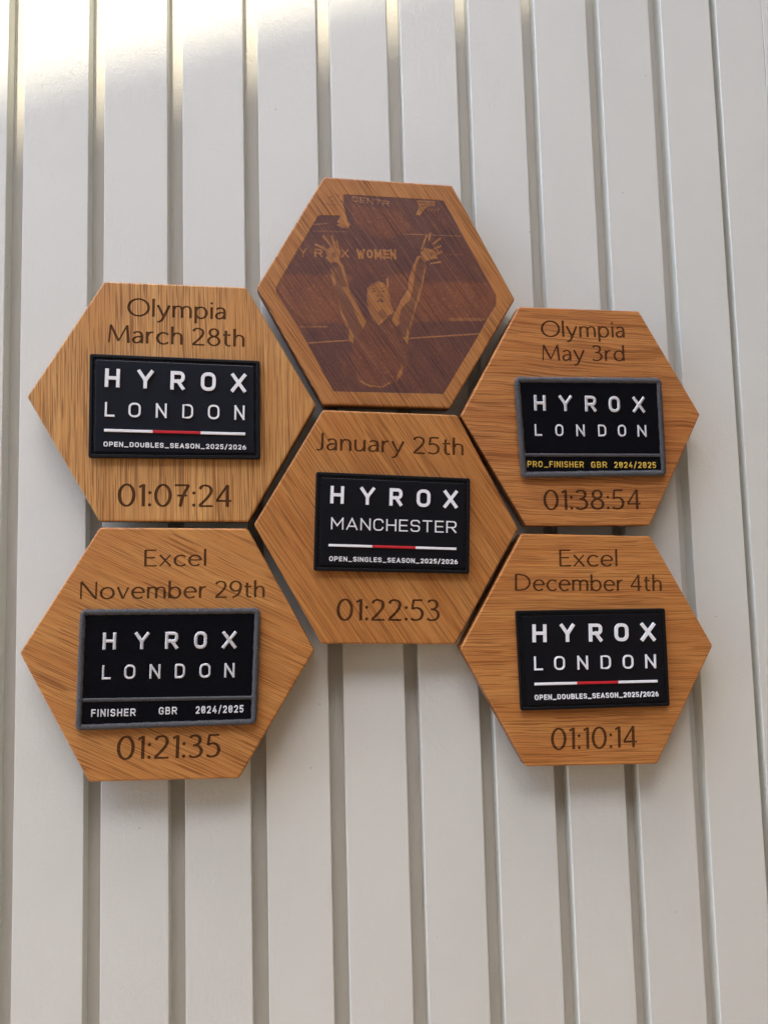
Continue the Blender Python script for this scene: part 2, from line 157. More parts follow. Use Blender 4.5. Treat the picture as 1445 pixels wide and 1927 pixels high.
# ------------------------------------------------------------------ lettering: sans capitals for the patches
# points are 0..1 of the glyph box, radius as a fraction of the cap height
SANS = {
 'H': (.66, [[(0,0),(0,1)], [(1,0),(1,1)], [(0,.5),(1,.5)]]),
 'Y': (.76, [[(0,1),(.5,.44)], [(1,1),(.5,.44)], [(.5,.46),(.5,0)]]),
 'R': (.68, [[(0,0),(0,1)], [(0,1),(1,1,.27),(1,.45,.27),(0,.45)], [(.52,.45),(1,0)]]),
 'O': (.68, [['c',(0,0,.34),(1,0,.34),(1,1,.34),(0,1,.34)]]),
 'X': (.76, [[(0,0),(1,1)], [(0,1),(1,0)]]),
 'L': (.52, [[(0,0),(0,1)], [(0,0),(1,0)]]),
 'N': (.66, [[(0,0),(0,1)], [(0,1),(1,0)], [(1,0),(1,1)]]),
 'D': (.64, [['c',(0,0),(1,0,.34),(1,1,.34),(0,1)]]),
 'M': (.80, [[(0,0),(0,1)], [(0,1),(.5,.3)], [(.5,.3),(1,1)], [(1,0),(1,1)]]),
 'W': (.92, [[(0,1),(.26,0)], [(.26,0),(.5,.8)], [(.5,.8),(.74,0)], [(.74,0),(1,1)]]),
 'A': (.74, [[(0,0),(.5,1)], [(.5,1),(1,0)], [(.16,.28),(.84,.28)]]),
 'C': (.66, [[(1,.7),(1,1,.34),(0,1,.34),(0,0,.34),(1,0,.34),(1,.3)]]),
 'E': (.58, [[(0,0),(0,1)], [(0,1),(1,1)], [(0,.5),(.92,.5)], [(0,0),(1,0)]]),
 'F': (.56, [[(0,0),(0,1)], [(0,1),(1,1)], [(0,.5),(.9,.5)]]),
 'S': (.62, [[(1,.76),(1,1,.26),(0,1,.26),(0,.53,.24),(1,.5,.24),(1,0,.26),(0,0,.26),(0,.24)]]),
 'T': (.64, [[(0,1),(1,1)], [(.5,0),(.5,1)]]),
 'I': (.13, [[(.5,0),(.5,1)]]),
 'G': (.66, [[(1,.72),(1,1,.34),(0,1,.34),(0,0,.34),(1,0,.34),(1,.46),(.55,.46)]]),
 'P': (.64, [[(0,0),(0,1)], [(0,1),(1,1,.27),(1,.42,.27),(0,.42)]]),
 'B': (.64, [[(0,0),(0,1)], [(0,1),(.93,1,.24),(.93,.53,.24),(0,.53)], [(0,.53),(1,.53,.25),(1,0,.25),(0,0)]]),
 'U': (.66, [[(0,1),(0,0,.33),(1,0,.33),(1,1)]]),
 '_': (.66, [[(0,-.1),(1,-.1)]]),
 '/': (.46, [[(0,-.1),(1,1.1)]]),
 '0': (.60, [['c',(0,0,.3),(1,0,.3),(1,1,.3),(0,1,.3)]]),
 'Z': (.60, [['c',(0,0,.3),(1,0,.3),(1,1,.3),(0,1,.3)], [(.25,.3),(.75,.7)]]),
 '2': (.58, [[(0,.72),(0,1,.28),(1,1,.28),(1,.58,.2),(0,0)], [(0,0),(1,0)]]),
 '4': (.64, [[(.6,1),(0,.25)], [(0,.25),(1,.25)], [(.74,0),(.74,.52)]]),
 '5': (.58, [[(.95,1),(.06,1)], [(.06,1),(.03,.55)], [(.03,.55),(1,.62,.28),(1,0,.28),(0,0,.25),(0,.2)]]),
 '6': (.58, [['c',(0,0,.27),(1,0,.27),(1,.58,.27),(0,.58,.27)], [(0,.3),(0,.62,.2),(.66,1)]]),
}
def sans_paths(ch, x0, base, cap, W, w):
    """list of (path, closed) for a glyph whose ink box is W x cap at (x0, base)"""
    out = []; h = w / 2
    for st in SANS[ch][1]:
        closed = st[0] == 'c'; pts = st[1:] if closed else st
        P = []
        for p in pts:
            q = (x0 + h + p[0] * (W - w), base + h + p[1] * (cap - w))
            P.append(q + (max(.01, (p[2] * cap - h)),) if len(p) > 2 else q)
        straight = not closed and all(len(p) == 2 for p in pts) and len(pts) == 2
        if straight:   # extend straight strokes to the edge of the ink box
            a, b = np.array(P[0]), np.array(P[1]); u = (b - a) / np.linalg.norm(b - a); out.append((np.array([a - u * h * .98, b + u * h * .98]), False))
        else: out.append((round_path(P, closed), closed))
    return out

# ------------------------------------------------------------------ lettering: humanist face with thick uprights (cap height 1)
def El(cx, cy, rx, ry, a0=0, a1=360, n=26):
    t = np.radians(np.linspace(a0, a1, max(6, int(n * abs(a1 - a0) / 360)) + 1)); return np.stack([cx + rx * np.cos(t), cy + ry * np.sin(t)], 1)
def Ln(x0, y0, x1, y1, k=1.): return ('l', np.array([(x0, y0), (x1, y1)], float), k)
def Cv(*p): return ('p', catmull(p), 1.)
HUM = {
 'O': (.98, [El(.49,.5,.45,.48)]), 'l': (.1, [Ln(.05,0,.05,1.03)]),
 'y': (.56, [Ln(.02,.68,.29,.02), Cv((.55,.68),(.42,.35),(.29,.02),(.2,-.18),(.09,-.27),(.0,-.27))]),
 'm': (.88, [Ln(.05,0,.05,.68), Cv((.05,.46),(.13,.6),(.26,.65),(.38,.6),(.43,.44),(.43,.2),(.43,0)), Cv((.43,.46),(.51,.6),(.64,.65),(.77,.6),(.82,.44),(.82,.2),(.82,0))]),
 'p': (.6, [Ln(.05,-.29,.05,.68), El(.29,.33,.25,.32,-165,165)]),
 'i': (.1, [Ln(.05,0,.05,.68), ('d', (.05,.9), .07)]),
 'a': (.48, [Cv((.05,.56),(.14,.63),(.27,.65),(.38,.58),(.42,.42),(.42,.2),(.42,0)), Cv((.42,.38),(.2,.37),(.07,.28),(.04,.16),(.1,.05),(.2,.03),(.34,.1),(.42,.24))]),
 'M': (.96, [Ln(.05,0,.11,1,.62), Ln(.11,1,.47,.1,1.), Ln(.47,.1,.84,1,.62), Ln(.84,1,.91,0)]),
 'r': (.34, [Ln(.05,0,.05,.68), Cv((.05,.4),(.12,.57),(.22,.65),(.33,.65))]),
 'c': (.54, [El(.32,.33,.28,.32,42,318)]),
 'h': (.52, [Ln(.05,0,.05,1.03), Cv((.05,.44),(.14,.6),(.27,.65),(.41,.59),(.46,.44),(.46,.2),(.46,0))]),
 't': (.36, [Cv((.14,.9),(.14,.5),(.14,.18),(.2,.05),(.29,.03),(.35,.06)), Ln(0,.65,.35,.65)]),
 'J': (.34, [Cv((.27,1),(.27,.5),(.27,.22),(.21,.05),(.1,.0),(.0,.03))]),
 'n': (.52, [Ln(.05,0,.05,.68), Cv((.05,.44),(.14,.6),(.27,.65),(.41,.59),(.46,.44),(.46,.2),(.46,0))]),
 'u': (.52, [Ln(.46,0,.46,.68), Cv((.05,.68),(.05,.45),(.05,.24),(.1,.08),(.23,.03),(.37,.1),(.46,.26))]),
 'E': (.56, [Ln(.05,0,.05,1), Ln(.05,.97,.54,.97), Ln(.05,.52,.48,.52), Ln(.05,.03,.56,.03)]),
 'x': (.54, [Ln(.02,0,.5,.68,.7), Ln(.02,.68,.52,0,1.)]),
 'e': (.6, [El(.31,.33,.27,.32,2,318), Ln(.05,.36,.58,.36)]),
 'N': (.8, [Ln(.05,0,.05,1,.7), Ln(.05,1,.74,0,1.), Ln(.74,0,.74,1,.7)]),
 'o': (.66, [El(.33,.33,.29,.32)]), 'v': (.54, [Ln(.02,.68,.27,0,1.), Ln(.27,0,.52,.68,.7)]),
 'b': (.6, [Ln(.05,0,.05,1.03), El(.3,.33,.25,.32,-165,165)]),
 'd': (.6, [Ln(.54,0,.54,1.03), El(.3,.33,.25,.32,15,345)]),
 'D': (.84, [Ln(.05,0,.05,1), Cv((.05,.97),(.25,.97),(.55,.9),(.73,.7),(.78,.5),(.73,.3),(.55,.1),(.25,.03),(.05,.03))]),
 '0': (.66, [El(.33,.5,.28,.48)]),
 '1': (.26, [Ln(.2,0,.2,1), Ln(.2,.97,.02,.86)]),
 '2': (.58, [Cv((.05,.8),(.12,.92),(.27,.97),(.44,.9),(.5,.75),(.45,.56),(.28,.32),(.03,.04)), Ln(.02,.03,.57,.03)]),
 '3': (.56, [Cv((.05,.88),(.14,.95),(.26,.97),(.4,.9),(.44,.76),(.39,.62),(.27,.55),(.17,.54)), Cv((.17,.54),(.34,.52),(.46,.42),(.5,.27),(.43,.1),(.25,.02),(.12,.04),(.02,.1))]),
 '4': (.62, [Ln(.45,0,.45,1), Ln(.45,1,.02,.28,.75), Ln(0,.27,.61,.27)]),
 '5': (.56, [Ln(.11,.97,.5,.97), Ln(.12,.98,.07,.53,.8), Cv((.07,.55),(.2,.6),(.35,.58),(.47,.46),(.5,.3),(.43,.11),(.27,.03),(.13,.04),(.02,.1))]),
 '7': (.58, [Ln(.0,.97,.57,.97), Cv((.55,.97),(.4,.64),(.29,.32),(.23,0)), Ln(.1,.5,.5,.5)]),
 '8': (.58, [El(.29,.76,.19,.21), El(.29,.27,.25,.25)]),
 '9': (.58, [El(.29,.68,.25,.29), Cv((.54,.68),(.51,.42),(.38,.16),(.14,.01))]),
 ':': (.12, [('d', (.06,.07), .075), ('d', (.06,.62), .075)]),
}
def ribbon(path, wv, wh, closed=False, k=1.):
    """outline polygons of a pen stroke; pen is wv wide on uprights, wh on horizontals"""
    P = np.asarray(path, float)
    d = np.gradient(P, axis=0) if len(P) > 2 else np.repeat((P[1:] - P[:1]), 2, 0)
    if closed: d[0] = d[-1] = P[1] - P[-2]
    d /= np.linalg.norm(d, axis=1)[:, None]
    w = k * np.sqrt((wv * d[:, 1]) ** 2 + (wh * d[:, 0]) ** 2) / 2
    n = np.stack([-d[:, 1], d[:, 0]], 1) * w[:, None]
    L, R = P + n, P - n
    if not closed: return [np.vstack([L, R[::-1]])]
    h = len(P) // 2
    return [np.vstack([L[:h + 1], R[:h + 1][::-1]]), np.vstack([L[h:], R[h:][::-1]])]

def hum_text(s, x0, z0, x1, z1, cap, wv=.145, wh=.088, gap=.125):
    x = 0; items = []
    for ch in s:
        if ch == ' ': x += .3; continue
        g = HUM[ch]; items.append((x, g)); x += g[0] + gap
    tot = x - gap; Lm = math.hypot(x1 - x0, z1 - z0); sx = Lm / tot
    u = np.array([(x1 - x0) / Lm, (z1 - z0) / Lm]); v = np.array([-u[1], u[0]]); polys = []
    M = lambda q: np.array([x0, z0]) + np.outer(np.asarray(q)[:, 0], u) + np.outer(np.asarray(q)[:, 1], v)
    for gx, (w, sts) in items:
        for st in sts:
            if isinstance(st, np.ndarray): path, k, closed = st, 1., np.allclose(st[0], st[-1])
            elif st[0] == 'd':
                c = ((st[1][0] + gx) * sx, st[1][1] * cap); polys.append(M(El(c[0], c[1], st[2] * cap, st[2] * cap, 0, 330, 12))); continue
            else: path, k, closed = st[1], st[2], False
            path = np.stack([(path[:, 0] + gx) * sx, path[:, 1] * cap], 1)
            polys += [M(q) for q in ribbon(path, wv * cap, wh * cap, closed, k)]
    out = []
    for q in polys:
        out.append(q if area(q) > 0 else q[::-1])
    return out

def sans_text_paths(s, x0, z0, x1, z1, cap, w, gap=.2, fit=True):
    nat = [(ch, SANS[ch][0] if ch != 'I' else w / cap) for ch in s]
    tot = sum(a for _, a in nat) + gap * (len(s) - 1)
    Lm = math.hypot(x1 - x0, z1 - z0); k = Lm / (tot * cap)
    u = np.array([(x1 - x0) / Lm, (z1 - z0) / Lm]); v = np.array([-u[1], u[0]]); x = 0; out = []
    for ch, a in nat:
        W = a * cap * (k if ch != 'I' else 1)
        g = [(np.array([x0, z0]) + np.outer(P[:, 0], u) + np.outer(P[:, 1], v), c) for P, c in sans_paths(ch, x, 0, cap, W, w)]
        out.append((ch, g)); x += W + gap * cap * k
    return out

def raised(name, paths, w, y_top, y_bot, mat, parent, org, label=None):
    polys = []
    for P, c in paths: polys += ribbon(P, w, w, c)
    V, F, ins, _ = cdt(polys)
    v, f = relief(V, F[ins], y_top, y_bot)
    return mesh_obj(name, v, f, mat, parent, org, label=label)

def satin(name, paths, w, y0, hgt, mat, parent, org, step=.22, label=None):
    """embroidered satin stitch: a rounded ridge of threads with a slightly ragged outline"""
    V, F = [], []
    for P, c in paths:
        seg = np.linalg.norm(np.diff(P, axis=0), axis=1); L = seg.sum(); n = max(4, int(L / step)); s = np.linspace(0, L, n + 1)
        cs = np.r_[0, np.cumsum(seg)]; Q = np.stack([np.interp(s, cs, P[:, 0]), np.interp(s, cs, P[:, 1])], 1)
        d = np.gradient(Q, axis=0)
        if c: d[0] = d[-1] = Q[1] - Q[-2]
        d /= np.linalg.norm(d, axis=1)[:, None] + 1e-12; nn = np.stack([-d[:, 1], d[:, 0]], 1)
        b = len(V); m = 7
        for i in range(n + 1):
            t = 1. if c else min(1, .45 + min(i, n - i) * .4)
            jl, jr = 1 + rng.normal(0, .07), 1 + rng.normal(0, .07); hh = hgt * t * (1 + .22 * (-1) ** i) * (1 + rng.normal(0, .05))
            for j in range(m):
                a = math.pi * j / (m - 1); off = math.cos(a); hw = w / 2 * (jl if off > 0 else jr)
                q = Q[i] + nn[i] * off * hw * (1.05 if i % 2 else .97)
                V.append((q[0], y0 - hh * math.sin(a) ** .7, q[1]))
        for i in range(n):
            for j in range(m - 1):
                a = b + i * m + j; F.append((a, a + m, a + m + 1, a + 1))
    return mesh_obj(name, V, F, mat, parent, org, smooth=True, label=label)

# ------------------------------------------------------------------ materials
def new_mat(name):
    m = bpy.data.materials.new(name); m.use_nodes = True; nt = m.node_tree
    return m, nt, nt.nodes['Principled BSDF']
def N(nt, t, **kw):
    n = nt.nodes.new(t)
    for k, v in kw.items(): setattr(n, k, v)
    return n
def math_(nt, op, a, b=None, c=None, clamp=False):
    n = N(nt, 'ShaderNodeMath', operation=op); n.use_clamp = clamp
    for i, v in enumerate((a, b, c)):
        if v is None: continue
        if isinstance(v, (int, float)): n.inputs[i].default_value = v
        else: nt.links.new(v, n.inputs[i])
    return n.outputs[0]
def noise(nt, vec, scale=1., detail=2., rough=.5, dist=0.):
    n = N(nt, 'ShaderNodeTexNoise'); n.inputs['Scale'].default_value = scale; n.inputs['Detail'].default_value = detail
    n.inputs['Roughness'].default_value = rough; n.inputs['Distortion'].default_value = dist
    nt.links.new(vec, n.inputs['Vector']); return n.outputs['Fac']
def ramp(nt, fac, stops):
    n = N(nt, 'ShaderNodeMapRange'); nt.links.new(fac, n.inputs[0])
    for i, v in enumerate(stops): n.inputs[i + 1].default_value = v
    return n.outputs[0]
def mix(nt, fac, a, b, mode='MIX'):
    n = N(nt, 'ShaderNodeMix', data_type='RGBA', blend_type=mode)
    for s, v in ((n.inputs[0], fac), (n.inputs[6], a), (n.inputs[7], b)):
        if isinstance(v, (int, float)): s.default_value = v
        elif isinstance(v, tuple): s.default_value = (*v, 1)
        else: nt.links.new(v, s)
    return n.outputs[2]
def bump(nt, bsdf, h, strength, dist, prev=None):
    n = N(nt, 'ShaderNodeBump'); n.inputs['Strength'].default_value = strength; n.inputs['Distance'].default_value = dist
    nt.links.new(h, n.inputs['Height'])
    if prev: nt.links.new(prev, n.inputs['Normal'])
    nt.links.new(n.outputs[0], bsdf.inputs['Normal']); return n.outputs[0]

def scaled(nt, vec, s):
    n = N(nt, 'ShaderNodeVectorMath', operation='MULTIPLY'); nt.links.new(vec, n.inputs[0]); n.inputs[1].default_value = s
    return n.outputs[0]

def paint_mat(name, col, rough, seed=0.):
    m, nt, b = new_mat(name); tc = N(nt, 'ShaderNodeTexCoord'); v = tc.outputs['Object']
    fine = noise(nt, v, 900, 2, .6); mid = noise(nt, v, 260, 2, .5); big = noise(nt, v, 9, 3, .5)
    grn = noise(nt, scaled(nt, v, (1.0, 1.0, .22)), 620, 2, .5)
    c = mix(nt, ramp(nt, big, (.3, .7, 0, 1)), tuple(x * .97 for x in col), tuple(min(1, x * 1.02) for x in col))
    oi = N(nt, 'ShaderNodeObjectInfo'); c = mix(nt, math_(nt, 'MULTIPLY', oi.outputs['Random'], .05), c, (.45, .44, .41))
    sp = math_(nt, 'GREATER_THAN', noise(nt, v, 330, 0, .5), .885)
    c = mix(nt, math_(nt, 'MULTIPLY', sp, .45), c, (.32, .31, .29))
    nt.links.new(c, b.inputs['Base Color'])
    nt.links.new(ramp(nt, mid, (.3, .7, rough - .06, rough + .08)), b.inputs['Roughness'])
    b.inputs['Specular IOR Level'].default_value = .42
    h = math_(nt, 'ADD', math_(nt, 'MULTIPLY', fine, .55), math_(nt, 'ADD', math_(nt, 'MULTIPLY', mid, .55), math_(nt, 'MULTIPLY', grn, .3)))
    bump(nt, b, h, .8, .0004)
    return m

def wood_mat(name, angle, ca, cb, wavy=1., seed=0., burn=None, pic=False, pore=1., gloss=.42):
    """oak veneer, grain running at `angle` degrees in the face; burn=None | 'edge' | 'engrave'"""
    m, nt, b = new_mat(name); tc = N(nt, 'ShaderNodeTexCoord'); v = tc.outputs['Object']; th = math.radians(angle)
    def dot(w):
        n = N(nt, 'ShaderNodeVectorMath', operation='DOT_PRODUCT'); nt.links.new(v, n.inputs[0]); n.inputs[1].default_value = w; return n.outputs['Value']
    al = dot((math.cos(th), 0, math.sin(th))); ac = dot((-math.sin(th), .35, math.cos(th)))
    def comb(x, y, z):
        n = N(nt, 'ShaderNodeCombineXYZ')
        for i, q in enumerate((x, y, z)):
            if isinstance(q, (int, float)): n.inputs[i].default_value = q
            else: nt.links.new(q, n.inputs[i])
        return n.outputs[0]
    def vec(sa, sc_, off=0., across=None):
        return comb(math_(nt, 'MULTIPLY_ADD', al, sa, seed + off), seed * 1.7 + off, math_(nt, 'MULTIPLY', across if across is not None else ac, sc_))
    warp = math_(nt, 'MULTIPLY', math_(nt, 'SUBTRACT', noise(nt, vec(14, 26), 1, 2), .5), .006 * wavy)
    warp2 = math_(nt, 'MULTIPLY', math_(nt, 'SUBTRACT', noise(nt, vec(90, 60, 3.), 1, 1), .5), .0009 * wavy)
    aw = math_(nt, 'ADD', ac, math_(nt, 'ADD', warp, warp2))
    broad = noise(nt, vec(9, 95, 1., aw), 1, 3, .55)
    streak = noise(nt, vec(8, 900, 5., aw), 1, 3, .65)
    poren = noise(nt, vec(34, 2100, 9., aw), 1, 0, .5)
    fleck = noise(nt, vec(120, 3200, 12., aw), 1, 1, .5)
    dens = noise(nt, vec(10, 60, 20., aw), 1, 1)
    c = mix(nt, ramp(nt, broad, (.32, .68, 0, 1)), ca, cb)
    c = mix(nt, ramp(nt, streak, (.35, .7, 0, .5)), c, tuple(x * .66 for x in cb))
    ring = noise(nt, vec(5, 260, 30., aw), 1, 2, .5); c = mix(nt, ramp(nt, ring, (.45, .72, 0, .45)), c, tuple(x * k for x, k in zip(cb, (.80, .68, .58))))
    lightn = ramp(nt, streak, (.28, .42, .18, 0)); c = mix(nt, lightn, c, tuple(min(1, x * 1.25) for x in ca))
    line = noise(nt, vec(5, 1250, 41., aw), 1, 0, .5); ln = math_(nt, 'MULTIPLY', math_(nt, 'SUBTRACT', line, .62), 22., clamp=True)
    ln = math_(nt, 'MULTIPLY', ln, ramp(nt, noise(nt, vec(26, 90, 47., aw), 1, 1), (.38, .62, .15, .8 * pore)))
    c = mix(nt, ln, c, tuple(x * k for x, k in zip(cb, (.42, .32, .26))))
    th_ = ramp(nt, dens, (.3, .7, .62, .54))
    pr = math_(nt, 'MULTIPLY', math_(nt, 'SUBTRACT', poren, th_), 16., clamp=True)
    pr = math_(nt, 'MULTIPLY', pr, .78 * pore, clamp=True)
    c = mix(nt, pr, c, tuple(x * k for x, k in zip(cb, (.30, .22, .18))))
    fl = ramp(nt, fleck, (.58, .68, 0, .32)); c = mix(nt, fl, c, tuple(x * k for x, k in zip(cb, (.5, .42, .36))))
    bl = noise(nt, v, 22, 3, .55); c = mix(nt, ramp(nt, bl, (.3, .7, 0, .22)), c, tuple(x * k for x, k in zip(cb, (.8, .66, .55))))
    if burn == 'engrave':
        e = mix(nt, ramp(nt, streak, (.35, .65, 0, 1)), (.095, .036, .015), (.030, .012, .007))
        e = mix(nt, math_(nt, 'MULTIPLY', pr, .6), e, (.012, .006, .004))
        c = mix(nt, .10, e, c)
    if pic:
        at = N(nt, 'ShaderNodeAttribute', attribute_name='burn'); ar = N(nt, 'ShaderNodeAttribute', attribute_name='red')
        tex = noise(nt, v, 1500, 2, .7)
        bc = mix(nt, ar.outputs['Fac'], (.115, .047, .042), (.19, .056, .036))
        bc = mix(nt, ramp(nt, tex, (.35, .65, 0, .55)), bc, (.060, .026, .024))
        bc = mix(nt, math_(nt, 'MULTIPLY', pr, .65), bc, (.035, .017, .017))
        bc = mix(nt, ramp(nt, streak, (.30, .42, .45, 0)), bc, (.25, .14, .11))
        c = mix(nt, at.outputs['Fac'], c, bc)
    if burn == 'edge':
        c = mix(nt, .6, c, (.085, .030, .010))
    nt.links.new(c, b.inputs['Base Color'])
    b.inputs['Specular IOR Level'].default_value = .4
    r = ramp(nt, streak, (.3, .7, gloss - .05, gloss + .12))
    if burn == 'engrave': b.inputs['Roughness'].default_value = .8; b.inputs['Specular IOR Level'].default_value = .15
    else: nt.links.new(r, b.inputs['Roughness'])
    h = math_(nt, 'ADD', math_(nt, 'MULTIPLY', pr, -1.), math_(nt, 'MULTIPLY', streak, -.5))
    bump(nt, b, h, .5, .00018)
    return m

def simple_mat(name, col, rough, spec=.5, nscale=0., nstr=.3, ndist=.0001, var=.0, metallic=0):
    m, nt, b = new_mat(name); tc = N(nt, 'ShaderNodeTexCoord'); v = tc.outputs['Object']
    b.inputs['Roughness'].default_value = rough; b.inputs['Specular IOR Level'].default_value = spec
    f = noise(nt, v, max(nscale, 60) * .4, 3, .6)
    c = mix(nt, ramp(nt, f, (.3, .7, 0, 1)), tuple(x * (1 - var) for x in col), tuple(min(1, x * (1 + var)) for x in col))
    nt.links.new(c, b.inputs['Base Color'])
    if nscale: bump(nt, b, noise(nt, v, nscale, 2, .6), nstr, ndist)
    return m

def twill_mat(name):
    m, nt, b = new_mat(name); tc = N(nt, 'ShaderNodeTexCoord'); v = tc.outputs['Object']
    def wave(ang, per, dist):
        n = N(nt, 'ShaderNodeVectorMath', operation='DOT_PRODUCT'); nt.links.new(v, n.inputs[0]); a = math.radians(ang)
        n.inputs[1].default_value = (math.sin(a), 0, math.cos(a))
        w = math_(nt, 'MULTIPLY', math_(nt, 'ADD', n.outputs['Value'], math_(nt, 'MULTIPLY', noise(nt, v, 300, 1), dist)), 2 * math.pi / per)
        return math_(nt, 'MULTIPLY_ADD', math_(nt, 'SINE', w), .5, .5)
    a = wave(28, .00085, .0004); t = wave(-62, .0011, .0006); n3 = noise(nt, v, 2600, 2, .7)
    h = math_(nt, 'MULTIPLY', a, math_(nt, 'MULTIPLY_ADD', t, .45, .55))
    c = mix(nt, ramp(nt, a, (.35, 1, 0, 1)), (.0010, .0010, .0018), (.009, .0092, .013))
    c = mix(nt, math_(nt, 'MULTIPLY', ramp(nt, n3, (.62, .75, 0, .5)), a), c, (.022, .0225, .028))
    nt.links.new(c, b.inputs['Base Color']); b.inputs['Roughness'].default_value = .9; b.inputs['Specular IOR Level'].default_value = .07
    bump(nt, b, h, .9, .00022)
    return m

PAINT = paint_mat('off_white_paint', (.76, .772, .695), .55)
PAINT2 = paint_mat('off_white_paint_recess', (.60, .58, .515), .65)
WHITE_RUB = simple_mat('white_rubber', (.9, .91, .91), .45, .4, 900, .15, .00005, .01)
RED_RUB = simple_mat('red_rubber', (.55, .02, .03), .42, .4, 900, .15, .00005, .04)
BLK_RUB = simple_mat('black_rubber', (.0035, .0042, .0068), .42, .28, 1400, .25, .00006, .15)
SKY_TINT_RUB = simple_mat('black_rubber_sky_tint', (.0055, .0075, .0135), .40, .3, 1400, .25, .00006, .15)  # black rubber with the bluish sky reflection put into its colour
BLK_RIM = simple_mat('black_rubber_rim', (.0035, .0035, .0045), .6, .22, 1600, .5, .0001, .2)
STITCH = simple_mat('black_thread', (.016, .016, .019), .75, .3, 3000, .5, .0001, .3)
GREY_THR = simple_mat('grey_thread', (.095, .096, .10), .75, .3, 3500, .8, .00012, .25)
WHITE_THR = simple_mat('white_thread', (.83, .84, .85), .6, .35, 3500, .6, .0001, .05)
GOLD_THR = simple_mat('yellow_thread', (.72, .48, .07), .6, .35, 3500, .6, .0001, .12)
TWILL = twill_mat('black_twill')
VELCRO = simple_mat('black_hook_tape', (.01, .01, .011), .95, .1, 2500, .9, .0003, .3)

# ------------------------------------------------------------------ the slatted wall
def box(x0, x1, y0, y1, z0, z1, b=.0):
    """box with bevelled front (low-y) vertical edges"""
    P = [(x0 + b, y0), (x1 - b, y0), (x1 - b * .3, y0 + b * .3), (x1, y0 + b), (x1, y1), (x0, y1), (x0, y0 + b), (x0 + b * .3, y0 + b * .3)] if b else [(x0, y0), (x1, y0), (x1, y1), (x0, y1)]
    n = len(P); V = [(x, y, z0) for x, y in P] + [(x, y, z1) for x, y in P]
    F = [(i, (i + 1) % n, n + (i + 1) % n, n + i) for i in range(n)] + [tuple(range(n))[::-1], tuple(range(n, 2 * n))]
    return V, F
D = 9.
X0, PI_, GW = LAY['x0'], LAY['pitch'], LAY['gw']
ZB, ZT = -700, 700
wall = thing('slatted_wall', 'off white painted wall of upright wooden slats with narrow recessed grooves between them', 'wall', (0, T + D, ZB))
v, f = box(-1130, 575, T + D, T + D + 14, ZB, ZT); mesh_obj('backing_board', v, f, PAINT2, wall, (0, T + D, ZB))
edges = []
for k in range(-20, 11):
    l = X0 + PI_ * (k - 1) + GW + (0 if k != 11 else 0); r = X0 + PI_ * k
    edges.append((l, r))
edges.append((266.5, 301.9)); edges.append((302.3, 340)); edges.append((349, 386)); edges.append((395, 432)); edges += [(441, 478), (487, 524), (533, 570)]
for l, r in edges:
    j = rng.normal(0, .12)
    v, f = box(l, r, T + j * .6, T + D + 1.5, ZB + 1, ZT - 1, .45)
    mesh_obj('slat', v, f, PAINT, wall, (0, T + D, ZB))

# ------------------------------------------------------------------ what keeps most of the wall in the shade: an added, unseen panel above and behind the camera
A = Vector((-188.5, T, 270.)); B = Vector((22.2, T, 346.0)); Lr = 2500.
kx = (B.z - A.z) / (B.x - A.x)                     # slope of the shadow edge on the wall
ky = kx / (S.z / -S.y)                             # skew of the horizontal edge of the added panel that casts it
e0 = A + S * Lr
hz = e0.z
def edge(x): return e0.y + (x - e0.x) * ky
cv = []
for x, dy in ((-1000, 0), (595, 0), (595, -460), (-1000, -460)):
    y = edge(x) + dy
    cv += [(x, y, hz - 40), (x, y, hz)]
F = [(0, 2, 3, 1), (2, 4, 5, 3), (4, 6, 7, 5), (6, 0, 1, 7), (0, 6, 4, 2), (1, 3, 5, 7)]
SHADE_PANEL = simple_mat('grey_shade_panel', (.42, .41, .39), .8, .2, 300, .2, .0003, .05)
o = mesh_obj('added_shade_panel', cv, F, SHADE_PANEL); o['kind'] = 'structure'
GRD = simple_mat('paving', (.22, .15, .09), .85, .2, 40, .3, .001, .1)  # unseen ground, added and tinted warm to bounce light upwards
o = mesh_obj('ground', [(-30000, -30000, -1350), (30000, -30000, -1350), (30000, 30000, -1350), (-30000, 30000, -1350)], [(0, 1, 2, 3)], GRD); o['kind'] = 'structure'

SKY_BLOCK = simple_mat('brown_sky_blocker', (.155, .11, .075), .9, .2, 60, .4, .002, .15)  # unseen blocks added to hold back sky light from front and right
for nm, (a0, a1, b0, b1) in (('added_front_sky_blocker', (-3500, 2500, -2300, -2000)), ('side_building', (600, 900, -1995, 500))):
    v, f = box(a0, a1, b0, b1, -1346, 2600 if 'side' in nm else 2300); o = mesh_obj(nm, v, f, SKY_BLOCK); o['kind'] = 'structure'

